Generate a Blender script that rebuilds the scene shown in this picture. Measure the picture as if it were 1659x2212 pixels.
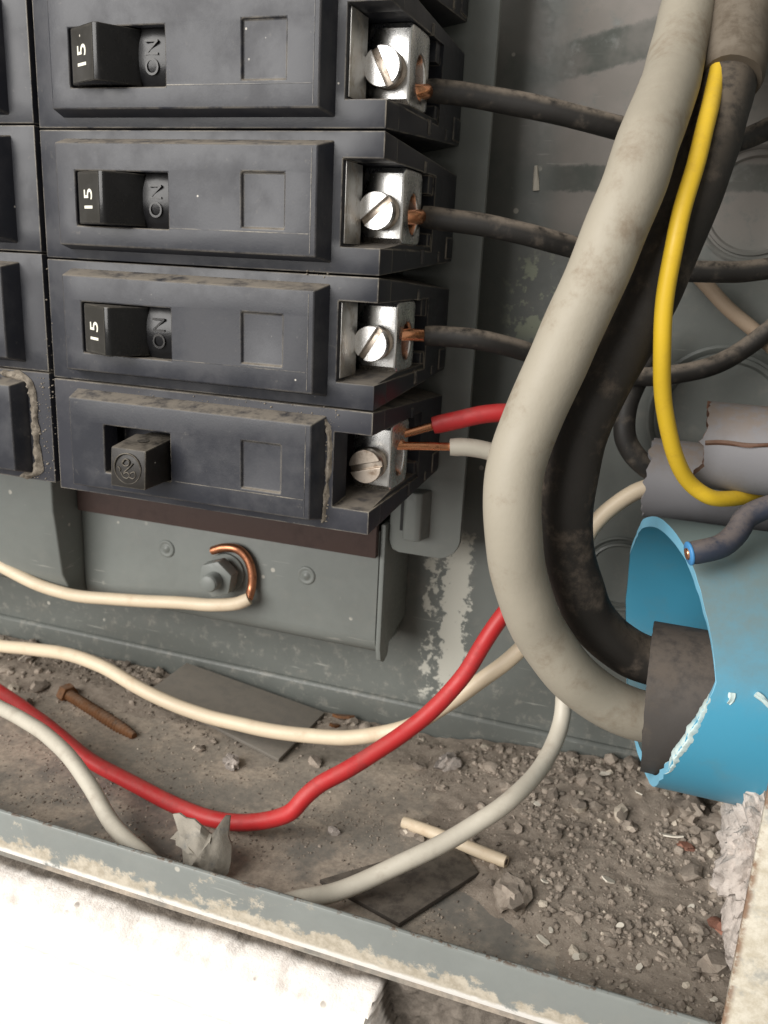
import bpy, bmesh, math, random
import numpy as np
from mathutils import Vector, Matrix, noise
random.seed(7); RNG = np.random.default_rng(7)
S = 0.001                                    # everything below is laid out in millimetres
scene = bpy.context.scene
for o in list(bpy.data.objects): bpy.data.objects.remove(o)
col = scene.collection

# ------------------------------------------------------------------ camera
F_PX, CX, CY = 1895.0, 829.5, 1106.0         # photo read at 1659 x 2212
CAM = np.array([132.783, -159.088, 54.812])
def _rot(r):
    a = np.linalg.norm(r); k = r / a
    K = np.array([[0, -k[2], k[1]], [k[2], 0, -k[0]], [-k[1], k[0], 0]])
    return np.eye(3) + np.sin(a) * K + (1 - np.cos(a)) * K @ K
M = _rot(np.array([0.27539057, 0.33342018, 0.09489998])) @ np.array([[1, 0, 0], [0, 0, -1], [0, 1, 0.]])
cd = bpy.data.cameras.new('camera'); cam = bpy.data.objects.new('camera', cd); col.objects.link(cam)
cam.matrix_world = Matrix(((M[0][0], -M[1][0], -M[2][0], CAM[0]*S), (M[0][1], -M[1][1], -M[2][1], CAM[1]*S),
                           (M[0][2], -M[1][2], -M[2][2], CAM[2]*S), (0, 0, 0, 1)))
cd.sensor_fit = 'VERTICAL'; cd.sensor_height = 32; cd.lens = F_PX / 2212 * 32
cd.clip_start = 0.005; cd.clip_end = 20
cd.dof.use_dof = True; cd.dof.focus_distance = 0.168; cd.dof.aperture_fstop = 38
scene.camera = cam
# ------------------------------------------------------------------ light: soft daylight from a large opening, front left
w = bpy.data.worlds.new('World'); scene.world = w; w.use_nodes = True
bg = w.node_tree.nodes['Background']; bg.inputs['Color'].default_value = (1.0, 0.96, 0.90, 1); bg.inputs['Strength'].default_value = 0.30
def area(name, loc, target, size, power, colr):
    l = bpy.data.lights.new(name, 'AREA'); l.shape = 'RECTANGLE'; l.size, l.size_y = size; l.energy = power; l.color = colr
    o = bpy.data.objects.new(name, l); col.objects.link(o); o.location = loc
    o.rotation_euler = (Vector(target) - Vector(loc)).to_track_quat('-Z', 'Y').to_euler()
area('daylight', (-0.55, -1.10, 0.55), (0.05, 0, 0), (1.05, 1.25), 31, (1.0, 0.975, 0.94))
scene.view_settings.view_transform = 'Standard'; scene.view_settings.look = 'None'
scene.view_settings.gamma = 1; scene.view_settings.exposure = 0.22
scene.render.engine = 'CYCLES'

# ------------------------------------------------------------------ helpers
def ray(u, v):
    return M.T @ np.array([(u - CX) / F_PX, (v - CY) / F_PX, 1.0])
def at(u, v, y):                              # photo pixel -> point (mm) at depth y
    d = ray(u, v); t = (y - CAM[1]) / d[1]; return CAM + t * d
def atz(u, v, z):                             # photo pixel -> point on a level surface
    d = ray(u, v); t = (z - CAM[2]) / d[2]; return CAM + t * d
def tag(o, label=None, cat=None, group=None, kind=None):
    if label: o['label'] = label
    if cat: o['category'] = cat
    if group: o['group'] = group
    if kind: o['kind'] = kind
    return o
def empty(name, loc=(0, 0, 0), **k):
    o = bpy.data.objects.new(name, None); o.empty_display_size = .005
    o.location = tuple(c * S for c in loc); col.objects.link(o); return tag(o, **k)
def link(name, me, parent=None, **k):
    o = bpy.data.objects.new(name, me); col.objects.link(o)
    if parent: o.parent = parent
    return tag(o, **k)
def mesh(name, verts, faces, mat, smooth=40, bevel=0, seg=2, bev_angle=25, dissolve=False):
    me = bpy.data.meshes.new(name)
    me.from_pydata([tuple(float(c) * S for c in v) for v in verts], [], [tuple(int(i) for i in f) for f in faces])
    if bevel or dissolve:
        bm = bmesh.new(); bm.from_mesh(me)
        bmesh.ops.remove_doubles(bm, verts=bm.verts, dist=1e-6)
        if dissolve: bmesh.ops.dissolve_limit(bm, angle_limit=math.radians(1), verts=bm.verts, edges=bm.edges)
        bmesh.ops.recalc_face_normals(bm, faces=bm.faces) if not dissolve else None
        if bevel:
            es = [e for e in bm.edges if len(e.link_faces) == 2 and e.calc_face_angle(0) > math.radians(bev_angle)]
            bmesh.ops.bevel(bm, geom=es, offset=bevel * S, segments=seg, profile=.5, affect='EDGES', clamp_overlap=True)
        bm.to_mesh(me); bm.free()
    me.materials.append(mat)
    if smooth:
        me.polygons.foreach_set('use_smooth', [True] * len(me.polygons))
        me.set_sharp_from_angle(angle=math.radians(smooth))
    me.update(); return me
def obj(name, verts, faces, mat, parent=None, smooth=40, bevel=0, seg=2, **k):
    return link(name, mesh(name, verts, faces, mat, smooth, bevel, seg), parent, **k)
def join(*parts):
    V, Fs = [], []
    for v, f in parts:
        n = len(V); V += [tuple(p) for p in v]; Fs += [tuple(i + n for i in q) for q in f]
    return V, Fs
def box(x0, x1, y0, y1, z0, z1):
    v = [(x, y, z) for x in (x0, x1) for y in (y0, y1) for z in (z0, z1)]
    return v, [(0, 1, 3, 2), (4, 6, 7, 5), (0, 4, 5, 1), (2, 3, 7, 6), (0, 2, 6, 4), (1, 5, 7, 3)]
def prism(poly, axis, a0, a1):                # poly: 2-D outline of the two other axes
    def P(p, a):
        q = list(p); q.insert(axis, a); return tuple(q)
    n = len(poly); v = [P(p, a0) for p in poly] + [P(p, a1) for p in poly]
    f = [tuple(range(n)), tuple(range(2*n-1, n-1, -1))] + [(i, i+n, (i+1) % n + n, (i+1) % n) for i in range(n)]
    return v, f
def fixn(me):
    bm = bmesh.new(); bm.from_mesh(me); bmesh.ops.recalc_face_normals(bm, faces=bm.faces); bm.to_mesh(me); bm.free()
def catmull(pts, step=1.2):
    P = [np.array(p, float) for p in pts]; P = [2*P[0]-P[1]] + P + [2*P[-1]-P[-2]]; out = []
    for i in range(1, len(P)-2):
        p0, p1, p2, p3 = P[i-1:i+3]; L = np.linalg.norm(p2-p1); n = max(2, int(L/step))
        t0 = 0; t1 = t0 + max(1e-3, np.linalg.norm(p1-p0))**.5; t2 = t1 + max(1e-3, L)**.5; t3 = t2 + max(1e-3, np.linalg.norm(p3-p2))**.5
        for k in range(n):
            t = t1 + (t2-t1)*k/n
            a1 = (t1-t)/(t1-t0)*p0+(t-t0)/(t1-t0)*p1; a2 = (t2-t)/(t2-t1)*p1+(t-t1)/(t2-t1)*p2; a3 = (t3-t)/(t3-t2)*p2+(t-t2)/(t3-t2)*p3
            b1 = (t2-t)/(t2-t0)*a1+(t-t0)/(t2-t0)*a2; b2 = (t3-t)/(t3-t1)*a2+(t-t1)/(t3-t1)*a3
            out.append((t2-t)/(t2-t1)*b1+(t-t1)/(t2-t1)*b2)
    out.append(P[-2]); return out
def tube(pts, r, n=14, step=1.2, wob=0.0, seed=0, cap=True, end_round=0.25, jit=0):
    C = catmull(pts, step); m = len(C)
    if jit: C = [c_ + jit*min(1, i_/8, (m-1-i_)/8)*np.array([noise.noise(Vector(c_)*.09 + Vector((seed+k_*7.3, k_, 0))) for k_ in range(3)]) for i_, c_ in enumerate(C)]
    T = [C[min(i+1, m-1)] - C[max(i-1, 0)] for i in range(m)]
    T = [t/np.linalg.norm(t) for t in T]
    up = np.array([0, 0, 1.]) if abs(T[0][2]) < .9 else np.array([1., 0, 0])
    a = np.cross(T[0], up); a /= np.linalg.norm(a); V = []; Fc = []
    for i in range(m):
        a = a - T[i]*np.dot(a, T[i]); a /= np.linalg.norm(a); b = np.cross(T[i], a)
        rr = r(i/(m-1)) if callable(r) else r
        if i == 0 or i == m-1: rr *= (1-end_round*.3)
        for k in range(n):
            th = 2*math.pi*k/n; d = a*math.cos(th)+b*math.sin(th)
            q = rr*(1 + wob*noise.noise(Vector((C[i]*.12 + d*1.5 + seed))))
            V.append(C[i] + d*q)
    for i in range(m-1):
        for k in range(n):
            Fc.append((i*n+k, i*n+(k+1) % n, (i+1)*n+(k+1) % n, (i+1)*n+k))
    if cap: Fc += [tuple(range(n-1, -1, -1)), tuple((m-1)*n+k for k in range(n))]
    return V, Fc
def lathe(prof, n=32, axis=1, c=(0, 0, 0)):   # prof: list of (radius, height along axis)
    V = []; Fc = []; m = len(prof); o = [i for i in range(3) if i != axis]
    for r, h in prof:
        for k in range(n):
            p = [0, 0, 0]; p[axis] = h; p[o[0]] = r*math.cos(2*math.pi*k/n); p[o[1]] = r*math.sin(2*math.pi*k/n)
            V.append(tuple(p[i]+c[i] for i in range(3)))
    for i in range(m-1):
        for k in range(n): Fc.append((i*n+k, i*n+(k+1) % n, (i+1)*n+(k+1) % n, (i+1)*n+k))
    Fc += [tuple(range(n)), tuple((m-1)*n+k for k in range(n-1, -1, -1))]
    return V, Fc
def cells(xs, zs, depth, yb):                 # stepped block: depth(i,j) = y of the front of a cell, None = open
    V = {}; Fc = []
    def v(x, y, z): return V.setdefault((round(x, 4), round(y, 4), round(z, 4)), len(V))
    nx, nz = len(xs)-1, len(zs)-1
    D = lambda i, j: depth(i, j) if 0 <= i < nx and 0 <= j < nz and depth(i, j) is not None else yb
    for i in range(nx):
        for j in range(nz):
            d = D(i, j)
            if d < yb: Fc.append((v(xs[i], d, zs[j]), v(xs[i+1], d, zs[j]), v(xs[i+1], d, zs[j+1]), v(xs[i], d, zs[j+1])))
    for i in range(nx+1):
        for j in range(nz):
            a, b = D(i-1, j), D(i, j)
            if a != b: Fc.append((v(xs[i], a, zs[j]), v(xs[i], b, zs[j]), v(xs[i], b, zs[j+1]), v(xs[i], a, zs[j+1])))
    for j in range(nz+1):
        for i in range(nx):
            a, b = D(i, j-1), D(i, j)
            if a != b: Fc.append((v(xs[i], b, zs[j]), v(xs[i], a, zs[j]), v(xs[i+1], a, zs[j]), v(xs[i+1], b, zs[j])))
    return list(V), Fc

# ------------------------------------------------------------------ materials
class NT:
    def __init__(s, name):
        s.m = bpy.data.materials.new(name); s.m.use_nodes = True; s.t = s.m.node_tree; s.b = s.t.nodes['Principled BSDF']
        s.co = s.n('ShaderNodeTexCoord').outputs['Object']; s.geo = s.n('ShaderNodeNewGeometry')
    def n(s, ty, **k):
        nd = s.t.nodes.new(ty)
        for a, b in k.items(): setattr(nd, a, b)
        return nd
    def put(s, sock, v):
        if hasattr(v, 'links') or isinstance(v, bpy.types.NodeSocket): s.t.links.new(v, sock)
        elif isinstance(v, (tuple, list)) and len(v) == 3 and sock.type == 'RGBA': sock.default_value = (*v, 1)
        else: sock.default_value = v
    def noise(s, scale, detail=5, rough=.6, dist=0, co=None):
        nd = s.n('ShaderNodeTexNoise'); s.put(nd.inputs['Vector'], co or s.co)
        for a, b in (('Scale', scale), ('Detail', detail), ('Roughness', rough), ('Distortion', dist)): nd.inputs[a].default_value = b
        return nd.outputs['Fac']
    def voro(s, scale, feature='F1', co=None):
        nd = s.n('ShaderNodeTexVoronoi', feature=feature); s.put(nd.inputs['Vector'], co or s.co); nd.inputs['Scale'].default_value = scale
        return nd.outputs['Distance']
    def ramp(s, v, a, b):                      # smooth 0..1 between a and b
        nd = s.n('ShaderNodeMapRange', interpolation_type='SMOOTHSTEP'); s.put(nd.inputs['Value'], v)
        nd.inputs['From Min'].default_value = a; nd.inputs['From Max'].default_value = b
        return nd.outputs['Result']
    def math(s, op, a, b=0.0):
        nd = s.n('ShaderNodeMath', operation=op); s.put(nd.inputs[0], a); s.put(nd.inputs[1], b); return nd.outputs[0]
    def mix(s, f, a, b):
        nd = s.n('ShaderNodeMix', data_type='RGBA'); s.put(nd.inputs['Factor'], f); s.put(nd.inputs['A'], a); s.put(nd.inputs['B'], b)
        return nd.outputs['Result']
    def mixf(s, f, a, b):
        nd = s.n('ShaderNodeMix', data_type='FLOAT'); s.put(nd.inputs['Factor'], f); s.put(nd.inputs['A'], a); s.put(nd.inputs['B'], b)
        return nd.outputs['Result']
    def xyz(s, v=None):
        nd = s.n('ShaderNodeSeparateXYZ'); s.put(nd.inputs[0], v or s.co); return nd.outputs
    def up(s, a=.2, b=.9): return s.ramp(s.xyz(s.geo.outputs['Normal'])[2], a, b)
    def edge(s, r=.0005):
        bv = s.n('ShaderNodeBevel', samples=4); bv.inputs['Radius'].default_value = r
        d = s.n('ShaderNodeVectorMath', operation='DOT_PRODUCT'); s.put(d.inputs[0], bv.outputs[0]); s.put(d.inputs[1], s.geo.outputs['Normal'])
        return s.ramp(s.math('SUBTRACT', 1, d.outputs['Value']), .008, .07)
    def bump(s, h, strength=.3, dist=.0003):
        nd = s.n('ShaderNodeBump'); s.put(nd.inputs['Height'], h); nd.inputs['Strength'].default_value = strength; nd.inputs['Distance'].default_value = dist
        s.put(s.b.inputs['Normal'], nd.outputs[0])
    def out(s, color, rough=.5, metal=0.0, spec=.5):
        s.put(s.b.inputs['Base Color'], color); s.put(s.b.inputs['Roughness'], rough); s.put(s.b.inputs['Metallic'], metal)
        s.put(s.b.inputs['Specular IOR Level'], spec); return s.m

DUST = (.26, .225, .18)
def m_plastic(name, base, dust=.5, rough=(.34, .6), edges=1.0, upd=.9):
    s = NT(name); ad = s.n('ShaderNodeVectorMath', operation='MULTIPLY_ADD'); s.put(ad.inputs[0], s.n('ShaderNodeObjectInfo').outputs['Random'])
    ad.inputs[1].default_value = (3, 7, 5); s.put(ad.inputs[2], s.co); s.co = ad.outputs[0]
    big = s.noise(90, 6, .65); fine = s.noise(900, 4, .7)
    film = s.ramp(big, .40, .78)
    c = s.mix(s.math('MULTIPLY', film, .26*dust), base, (.17, .165, .165)); c = s.mix(s.math('MULTIPLY', s.ramp(s.noise(420, 6, .8), .60, .74), .35*dust), c, (.26, .235, .20))
    up = s.math('MULTIPLY', s.up(.15, .8), s.ramp(s.noise(260, 5, .7), .25, .6))
    c = s.mix(s.math('MULTIPLY', up, upd*dust), c, DUST)
    if edges:
        e = s.math('MULTIPLY', s.edge(), s.math('MULTIPLY', s.ramp(s.noise(160, 5, .75), .34, .58), s.ramp(s.noise(38, 4, .6), .28, .62))); c = s.mix(s.math('MULTIPLY', e, edges), c, (.36, .32, .255))
    sp = s.math('MULTIPLY', s.ramp(s.voro(330), .085, .05), s.ramp(s.noise(60), .58, .62)); c = s.mix(sp, c, (.5, .47, .42))
    r = s.mixf(film, rough[0], rough[1]); r = s.mixf(up, r, .9)
    s.bump(s.math('ADD', s.math('MULTIPLY', fine, .5), s.noise(3000, 2)), .12, .0001)
    return s.out(c, r, 0, .36)
def m_paint(name, base=(.200, .214, .200), dust=.4, chips=True, mask=None, rust=False):
    s = NT(name); big = s.noise(45, 6, .65); fine = s.noise(700, 5, .7)
    c = s.mix(s.ramp(big, .3, .72), base, tuple(b*.86 for b in base))
    c = s.mix(s.math('MULTIPLY', s.ramp(s.noise(150, 7, .75), .5, .78), .35*dust), c, (.33, .29, .24))
    if chips:
        sp = s.math('MULTIPLY', s.ramp(s.voro(170), .13, .09), s.ramp(s.noise(70, 3), .55, .62))
        c = s.mix(s.math('MULTIPLY', sp, .85), c, (.50, .48, .42))
    mp = s.n('ShaderNodeMapping'); s.put(mp.inputs['Vector'], s.co); mp.inputs['Scale'].default_value = (60, 60, 900); mp.inputs['Rotation'].default_value = (0, .5, 0)
    sc = s.math('MULTIPLY', s.ramp(s.noise(1, 3, .5, 0, mp.outputs[0]), .66, .70), s.ramp(s.noise(35, 3), .5, .62)); c = s.mix(s.math('MULTIPLY', sc, .45), c, (.42, .42, .38))
    r = s.mixf(s.ramp(fine, .3, .7), .38, .55)
    if mask: c, r = mask(s, c, r)
    s.bump(s.math('ADD', fine, s.math('MULTIPLY', s.noise(180, 3), 2)), .10, .0002)
    return s.out(c, r)
def band(s, v, a, b, soft):                    # 1 where a < v < b
    return s.math('MULTIPLY', s.ramp(v, a-soft, a+soft), s.ramp(v, b+soft, b-soft))
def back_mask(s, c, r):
    x, y, z = s.xyz(); n = s.noise(330, 6, .7); nz = s.math('MULTIPLY', s.math('SUBTRACT', n, .5), .012)
    xx = s.math('ADD', x, nz)
    a = band(s, xx, .0740, .0812, .0006); b = s.math('MULTIPLY', band(s, xx, .0685, .0715, .0006), s.ramp(s.noise(240, 4, .6), .44, .52))
    st = s.math('MULTIPLY', s.math('MAXIMUM', a, b), band(s, s.math('ADD', z, nz), -.0715, -.020, .002))
    st = s.math('MULTIPLY', st, s.ramp(s.noise(420, 5, .75), .30, .38))
    c = s.mix(s.math('MULTIPLY', st, .95), c, (.50, .49, .43))
    g = s.math('MULTIPLY', band(s, s.math('ADD', x, nz), .086, .100, .003), band(s, z, .036, .056, .003))
    g = s.math('MULTIPLY', g, s.ramp(s.noise(210, 5, .6), .5, .56)); c = s.mix(s.math('MULTIPLY', g, .7), c, (.34, .37, .26))
    low = s.math('MULTIPLY', band(s, z, -.085, -.060, .004), s.ramp(s.noise(300, 6, .7), .52, .66)); c = s.mix(s.math('MULTIPLY', low, .22), c, (.43, .41, .36))
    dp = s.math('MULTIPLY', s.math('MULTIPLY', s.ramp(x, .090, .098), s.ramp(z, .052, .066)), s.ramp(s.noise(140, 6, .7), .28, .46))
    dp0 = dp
    for (u0, v0, u1, v1, hw) in ((1100, 165, 1400, 84, .0042), (1110, 385, 1380, 385, .0030)):      # strips left out of the dust layer and coloured darker
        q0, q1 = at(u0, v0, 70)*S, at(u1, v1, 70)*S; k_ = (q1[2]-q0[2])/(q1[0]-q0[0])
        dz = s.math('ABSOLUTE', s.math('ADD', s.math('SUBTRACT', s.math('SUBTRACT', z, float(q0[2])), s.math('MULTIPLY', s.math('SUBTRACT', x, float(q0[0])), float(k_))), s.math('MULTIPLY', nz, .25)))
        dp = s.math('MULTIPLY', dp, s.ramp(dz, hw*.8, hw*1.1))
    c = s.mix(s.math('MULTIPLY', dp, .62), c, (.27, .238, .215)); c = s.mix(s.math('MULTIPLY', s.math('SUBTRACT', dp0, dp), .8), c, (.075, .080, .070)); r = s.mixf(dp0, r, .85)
    stain = s.math('MULTIPLY', s.ramp(z, .04, .1), s.ramp(s.noise(60, 4), .4, .6)); c = s.mix(s.math('MULTIPLY', stain, .35), c, (.30, .27, .25))
    return c, s.mixf(st, r, .8)
def lip_mask(s, c, r):
    x, y, z = s.xyz(); n = s.noise(110, 7, .72); f = s.noise(420, 6, .75)
    k = s.math('ADD', n, s.math('MULTIPLY', s.ramp(z, -.0755, -.083), .24))
    p = s.ramp(k, .60, .68); c = s.mix(s.math('MULTIPLY', p, .85), c, s.mix(s.ramp(f, .35, .65), (.42, .36, .27), (.62, .55, .44)))
    w = s.math('MULTIPLY', s.ramp(s.math('ADD', z, s.math('MULTIPLY', f, .002)), -.0812, -.0822), s.ramp(n, .30, .42)); c = s.mix(w, c, (.80, .77, .72))  # white smear low on the lip, with the bend's highlight painted in
    ru = s.math('MULTIPLY', s.ramp(z, -.0733, -.0727), s.ramp(f, .5, .58)); c = s.mix(s.math('MULTIPLY', ru, .8), c, (.10, .055, .03))
    return c, s.mixf(p, r, .85)
def rlip_mask(s, c, r):
    x, y, z = s.xyz(); n = s.noise(90, 7, .72); f = s.noise(420, 6, .75)
    p = s.ramp(n, .33, .48); c = s.mix(s.math('MULTIPLY', p, .9), c, s.mix(s.ramp(f, .3, .7), (.50, .44, .33), (.72, .67, .56)))
    ru = s.math('MULTIPLY', s.ramp(x, .1546, .1534), s.ramp(s.noise(200, 6, .7), .40, .55)); c = s.mix(s.math('MULTIPLY', ru, .85), c, (.20, .10, .05))
    return c, s.mixf(p, r, .85)
def floor_mask(s, c, r):
    n = s.noise(42, 7, .68); f = s.noise(600, 6, .75)
    d = s.ramp(n, .40, .58); dc = s.mix(s.ramp(f, .3, .7), (.30, .25, .20), (.52, .435, .345))
    x, y, z = s.xyz(); d = s.mixf(s.ramp(y, .0, .05), s.math('MULTIPLY', d, .85), s.math('MAXIMUM', d, .55))
    c = s.mix(s.math('ADD', s.math('MULTIPLY', d, .75), .2), c, dc); return c, s.mixf(d, r, .95)

MAT = {}
MAT['body'] = m_plastic('breaker_plastic', (.023, .0245, .031), .65)
MAT['body_dusty'] = m_plastic('breaker_plastic_dusty', (.026, .027, .035), .8, (.5, .8))
MAT['panel'] = m_plastic('breaker_cover_plastic', (.0245, .026, .033), .75)
MAT['handle'] = m_plastic('handle_plastic', (.010, .010, .010), .25, (.22, .42), .25)
MAT['handle_face'] = m_plastic('handle_worn_plastic', (.030, .028, .024), .5, (.4, .55), .3)
MAT['cube'] = m_plastic('brown_black_plastic', (.016, .0135, .011), .45, (.4, .55), .35)
MAT['onplate'] = m_plastic('glossy_plastic', (.006, .006, .007), .08, (.24, .34), .12)
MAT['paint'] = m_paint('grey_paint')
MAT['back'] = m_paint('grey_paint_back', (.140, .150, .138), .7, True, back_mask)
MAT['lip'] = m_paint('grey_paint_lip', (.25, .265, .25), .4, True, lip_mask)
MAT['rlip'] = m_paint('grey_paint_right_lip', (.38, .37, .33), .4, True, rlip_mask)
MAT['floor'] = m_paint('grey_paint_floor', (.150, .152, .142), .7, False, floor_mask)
def m_metal(name, base, rough, tarn, amt):
    s = NT(name); n = s.noise(350, 6, .7); t = s.ramp(n, .45, .7); c = s.mix(s.math('MULTIPLY', t, amt), base, tarn)
    s.bump(s.noise(1500, 3), .04, .0001); return s.out(c, s.mixf(t, rough, rough+.25), 1.0)
MAT['zinc'] = m_metal('zinc', (.86, .86, .85), .26, (.62, .59, .52), .5)
MAT['strap'] = m_metal('dull_zinc', (.80, .79, .76), .42, (.55, .48, .40), .7)
MAT['screw'] = m_metal('screw_steel', (.86, .85, .84), .26, (.52, .45, .36), .4)
MAT['screw_dirty'] = m_metal('tarnished_steel', (.52, .45, .38), .38, (.22, .15, .10), .8)
MAT['copper'] = m_metal('copper', (.93, .44, .24), .24, (.55, .22, .11), .4)
MAT['copper_dull'] = m_metal('dull_copper', (.60, .26, .14), .4, (.22, .10, .06), .7)
def m_coat(name, base, rough=.5, dust=.3, dirt=(.10, .07, .05), dirtamt=.4, scale=160, upd=None, bump=.15):
    s = NT(name); n = s.noise(scale, 7, .7); c = s.mix(s.math('MULTIPLY', s.ramp(n, .5, .74), dirtamt), base, dirt)
    c = s.mix(s.math('MULTIPLY', s.ramp(s.noise(scale*.35, 4), .4, .7), .25), c, tuple(b*.8 for b in base))
    if upd or dust:
        u = s.math('MULTIPLY', s.up(.1, .9), s.ramp(s.noise(300, 5, .7), .3, .6)); c = s.mix(s.math('MULTIPLY', u, dust), c, upd or DUST)
    s.bump(s.noise(600, 5, .7), bump, .0002); return s.out(c, s.mixf(s.ramp(n, .4, .7), rough, rough+.2))
MAT['blackwire'] = m_coat('black_insulation', (.020, .018, .016), .55, .85, (.11, .09, .07), .75, 240, (.26, .215, .17))
MAT['bigblack'] = m_coat('black_cable_jacket', (.022, .0185, .015), .72, .7, (.13, .102, .078), .95, 110, (.17, .135, .10), .5)
MAT['sheath'] = m_coat('dusty_cable_jacket', (.10, .078, .055), .8, .5, (.045, .035, .025), .8, 90)
MAT['biggrey'] = m_coat('grey_cable_jacket', (.35, .315, .25), .58, .2, (.19, .14, .09), .9, 70, None, .4)
MAT['yellow'] = m_coat('yellow_insulation', (.80, .53, .030), .45, .10, (.45, .25, .02), .35, 200)
MAT['red'] = m_coat('red_insulation', (.50, .022, .024), .46, .14, (.17, .03, .03), .55, 120)
MAT['cream'] = m_coat('cream_insulation', (.70, .58, .42), .45, .08, (.45, .28, .15), .4, 130)
MAT['tan'] = m_coat('tan_insulation', (.36, .27, .19), .55, .1, (.25, .11, .05), .5, 130)
MAT['white'] = m_coat('white_insulation', (.55, .51, .425), .45, .14, (.32, .27, .21), .6, 130)
MAT['bluewire'] = m_coat('blue_black_insulation', (.028, .035, .055), .55, .7, (.09, .075, .065), .5, 160, (.16, .13, .115))
MAT['bluecut'] = m_coat('blue_insulation_cut', (.06, .24, .50), .45, 0, (.05, .18, .4), .3)
s = NT('blue_pipe'); n_ = s.noise(40, 6, .7); nz_ = s.math('ADD', s.xyz(s.geo.outputs['Normal'])[2], s.math('ADD', s.math('MULTIPLY', s.math('SUBTRACT', n_, .5), .9), s.math('MULTIPLY', s.math('SUBTRACT', s.noise(230, 6, .75), .5), .5)))
c_ = s.mix(s.math('MULTIPLY', s.ramp(s.noise(120, 6, .7), .5, .75), .3), (.058, .285, .425), (.12, .24, .28)); c_ = s.mix(s.math('MULTIPLY', s.ramp(nz_, .0, 1.0), .88), c_, (.150, .168, .145))
s.bump(s.noise(500, 5, .7), .12, .0002); MAT['bluepipe'] = s.out(c_, s.mixf(s.ramp(nz_, 0, .7), .38, .85))
MAT['bluerim'] = m_coat('blue_pipe_cut_edge', (.20, .50, .68), .6, .25, (.2, .4, .5), .4, 300)
MAT['blueflake'] = m_coat('torn_pipe_edge', (.56, .68, .66), .6, .1, (.16, .42, .55), .9, 330, None, .6)
MAT['innertube'] = m_coat('dark_tube', (.050, .043, .038), .7, .6, (.10, .08, .062), .7, 110, (.13, .105, .085))
MAT['greypipe'] = m_coat('grey_pipe', (.22, .215, .225), .5, .85, (.14, .115, .10), .4, 60, (.22, .175, .14))
MAT['glue'] = m_coat('brown_glue', (.13, .065, .040), .6, .2, (.22, .15, .10), .6, 300, None, .6)
MAT['fibre'] = m_coat('brown_fibre', (.060, .036, .030), .55, .3, (.035, .022, .02), .6, 90)
MAT['rust'] = m_coat('rust', (.17, .072, .026), .9, .3, (.055, .026, .015), .95, 420, None, .8)
MAT['darksteel'] = m_coat('dark_steel', (.060, .050, .042), .6, .35, (.13, .105, .08), .6, 120)
MAT['scrap'] = m_coat('dusty_steel', (.20, .182, .158), .6, .55, (.25, .22, .18), .5, 70, (.26, .23, .19))
MAT['putty'] = m_coat('putty', (.34, .31, .26), .85, .1, (.17, .18, .185), .85, 230, None, 1.0)
def m_rocky(name, a, b, c2, scale, bump=.6):
    s = NT(name); oi = s.n('ShaderNodeObjectInfo').outputs['Random']
    n = s.noise(scale, 8, .75); c = s.mix(s.ramp(n, .3, .7), a, b); c = s.mix(s.ramp(s.noise(scale*2.3, 5, .7), .60, .70), c, c2)
    ri = s.n('ShaderNodeNewGeometry').outputs['Random Per Island']
    if name == 'rubble': c = s.mix(s.ramp(s.math('FRACT', s.math('MULTIPLY', s.math('ADD', ri, oi), 7.3)), .94, .95), c, (.50, .44, .36))
    hv = s.n('ShaderNodeHueSaturation'); s.put(hv.inputs['Color'], c); s.put(hv.inputs['Value'], s.mixf(s.math('FRACT', s.math('ADD', ri, oi)), .60, 1.45))
    s.bump(s.math('ADD', n, s.noise(scale*4, 5, .8)), bump, .0006); return s.out(hv.outputs[0], .95, 0, .25)
MAT['rock'] = m_rocky('rubble', (.25, .208, .17), (.345, .295, .245), (.15, .12, .095), 260)
MAT['soil'] = m_rocky('soil', (.235, .195, .158), (.33, .28, .23), (.44, .385, .325), 420)
MAT['mortar'] = m_rocky('mortar', (.33, .29, .26), (.46, .41, .37), (.19, .155, .13), 150, .9)
MAT['whitechip'] = m_coat('white_paint_flake', (.66, .61, .52), .7, 0, (.42, .36, .28), .4, 300)
MAT['brick'] = m_rocky('brick', (.23, .105, .07), (.30, .15, .11), (.2, .13, .1), 200)
MAT['concrete'] = m_rocky('concrete', (.13, .112, .095), (.21, .185, .16), (.085, .07, .06), 90)
def m_wall():
    s = NT('plaster'); x, y, z = s.xyz(); n = s.noise(160, 7, .75); f = s.noise(700, 5, .75)
    yy = s.math('ADD', y, s.math('MULTIPLY', s.math('SUBTRACT', n, .5), .002))
    n3 = s.noise(300, 8, .75); raw = s.mix(s.ramp(n3, .30, .55), (.70, .63, .57), (.84, .79, .74)); conc = s.mix(s.ramp(n, .35, .65), (.10, .085, .07), (.21, .18, .15))
    face = s.mix(s.ramp(s.noise(25, 5), .3, .7), (.86, .82, .72), (.88, .85, .78))
    pit = s.math('MULTIPLY', s.ramp(s.voro(190), .16, .10), s.ramp(s.noise(90, 3), .5, .6)); raw = s.mix(s.math('MULTIPLY', pit, .7), raw, (.20, .16, .13)); c = s.mix(s.ramp(yy, -.0285, -.0265), face, raw); c = s.mix(s.ramp(yy, -.0228, -.0205), c, conc)
    s.bump(s.math('MULTIPLY', s.math('ADD', n3, s.math('MULTIPLY', f, .4)), s.math('ADD', s.ramp(yy, -.0288, -.0262), .06)), .9, .0008); return s.out(c, .9, 0, .3)
MAT['wall'] = m_wall()
s = NT('white_print'); MAT['print'] = s.out((.82, .80, .68), .5)
s = NT('dust_cake'); n_ = s.noise(500, 6, .75); s.bump(n_, .8, .0005); MAT['dustcake'] = s.out(s.mix(s.ramp(n_, .3, .7), (.17, .145, .115), (.32, .28, .23)), .95, 0, .2)

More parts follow.
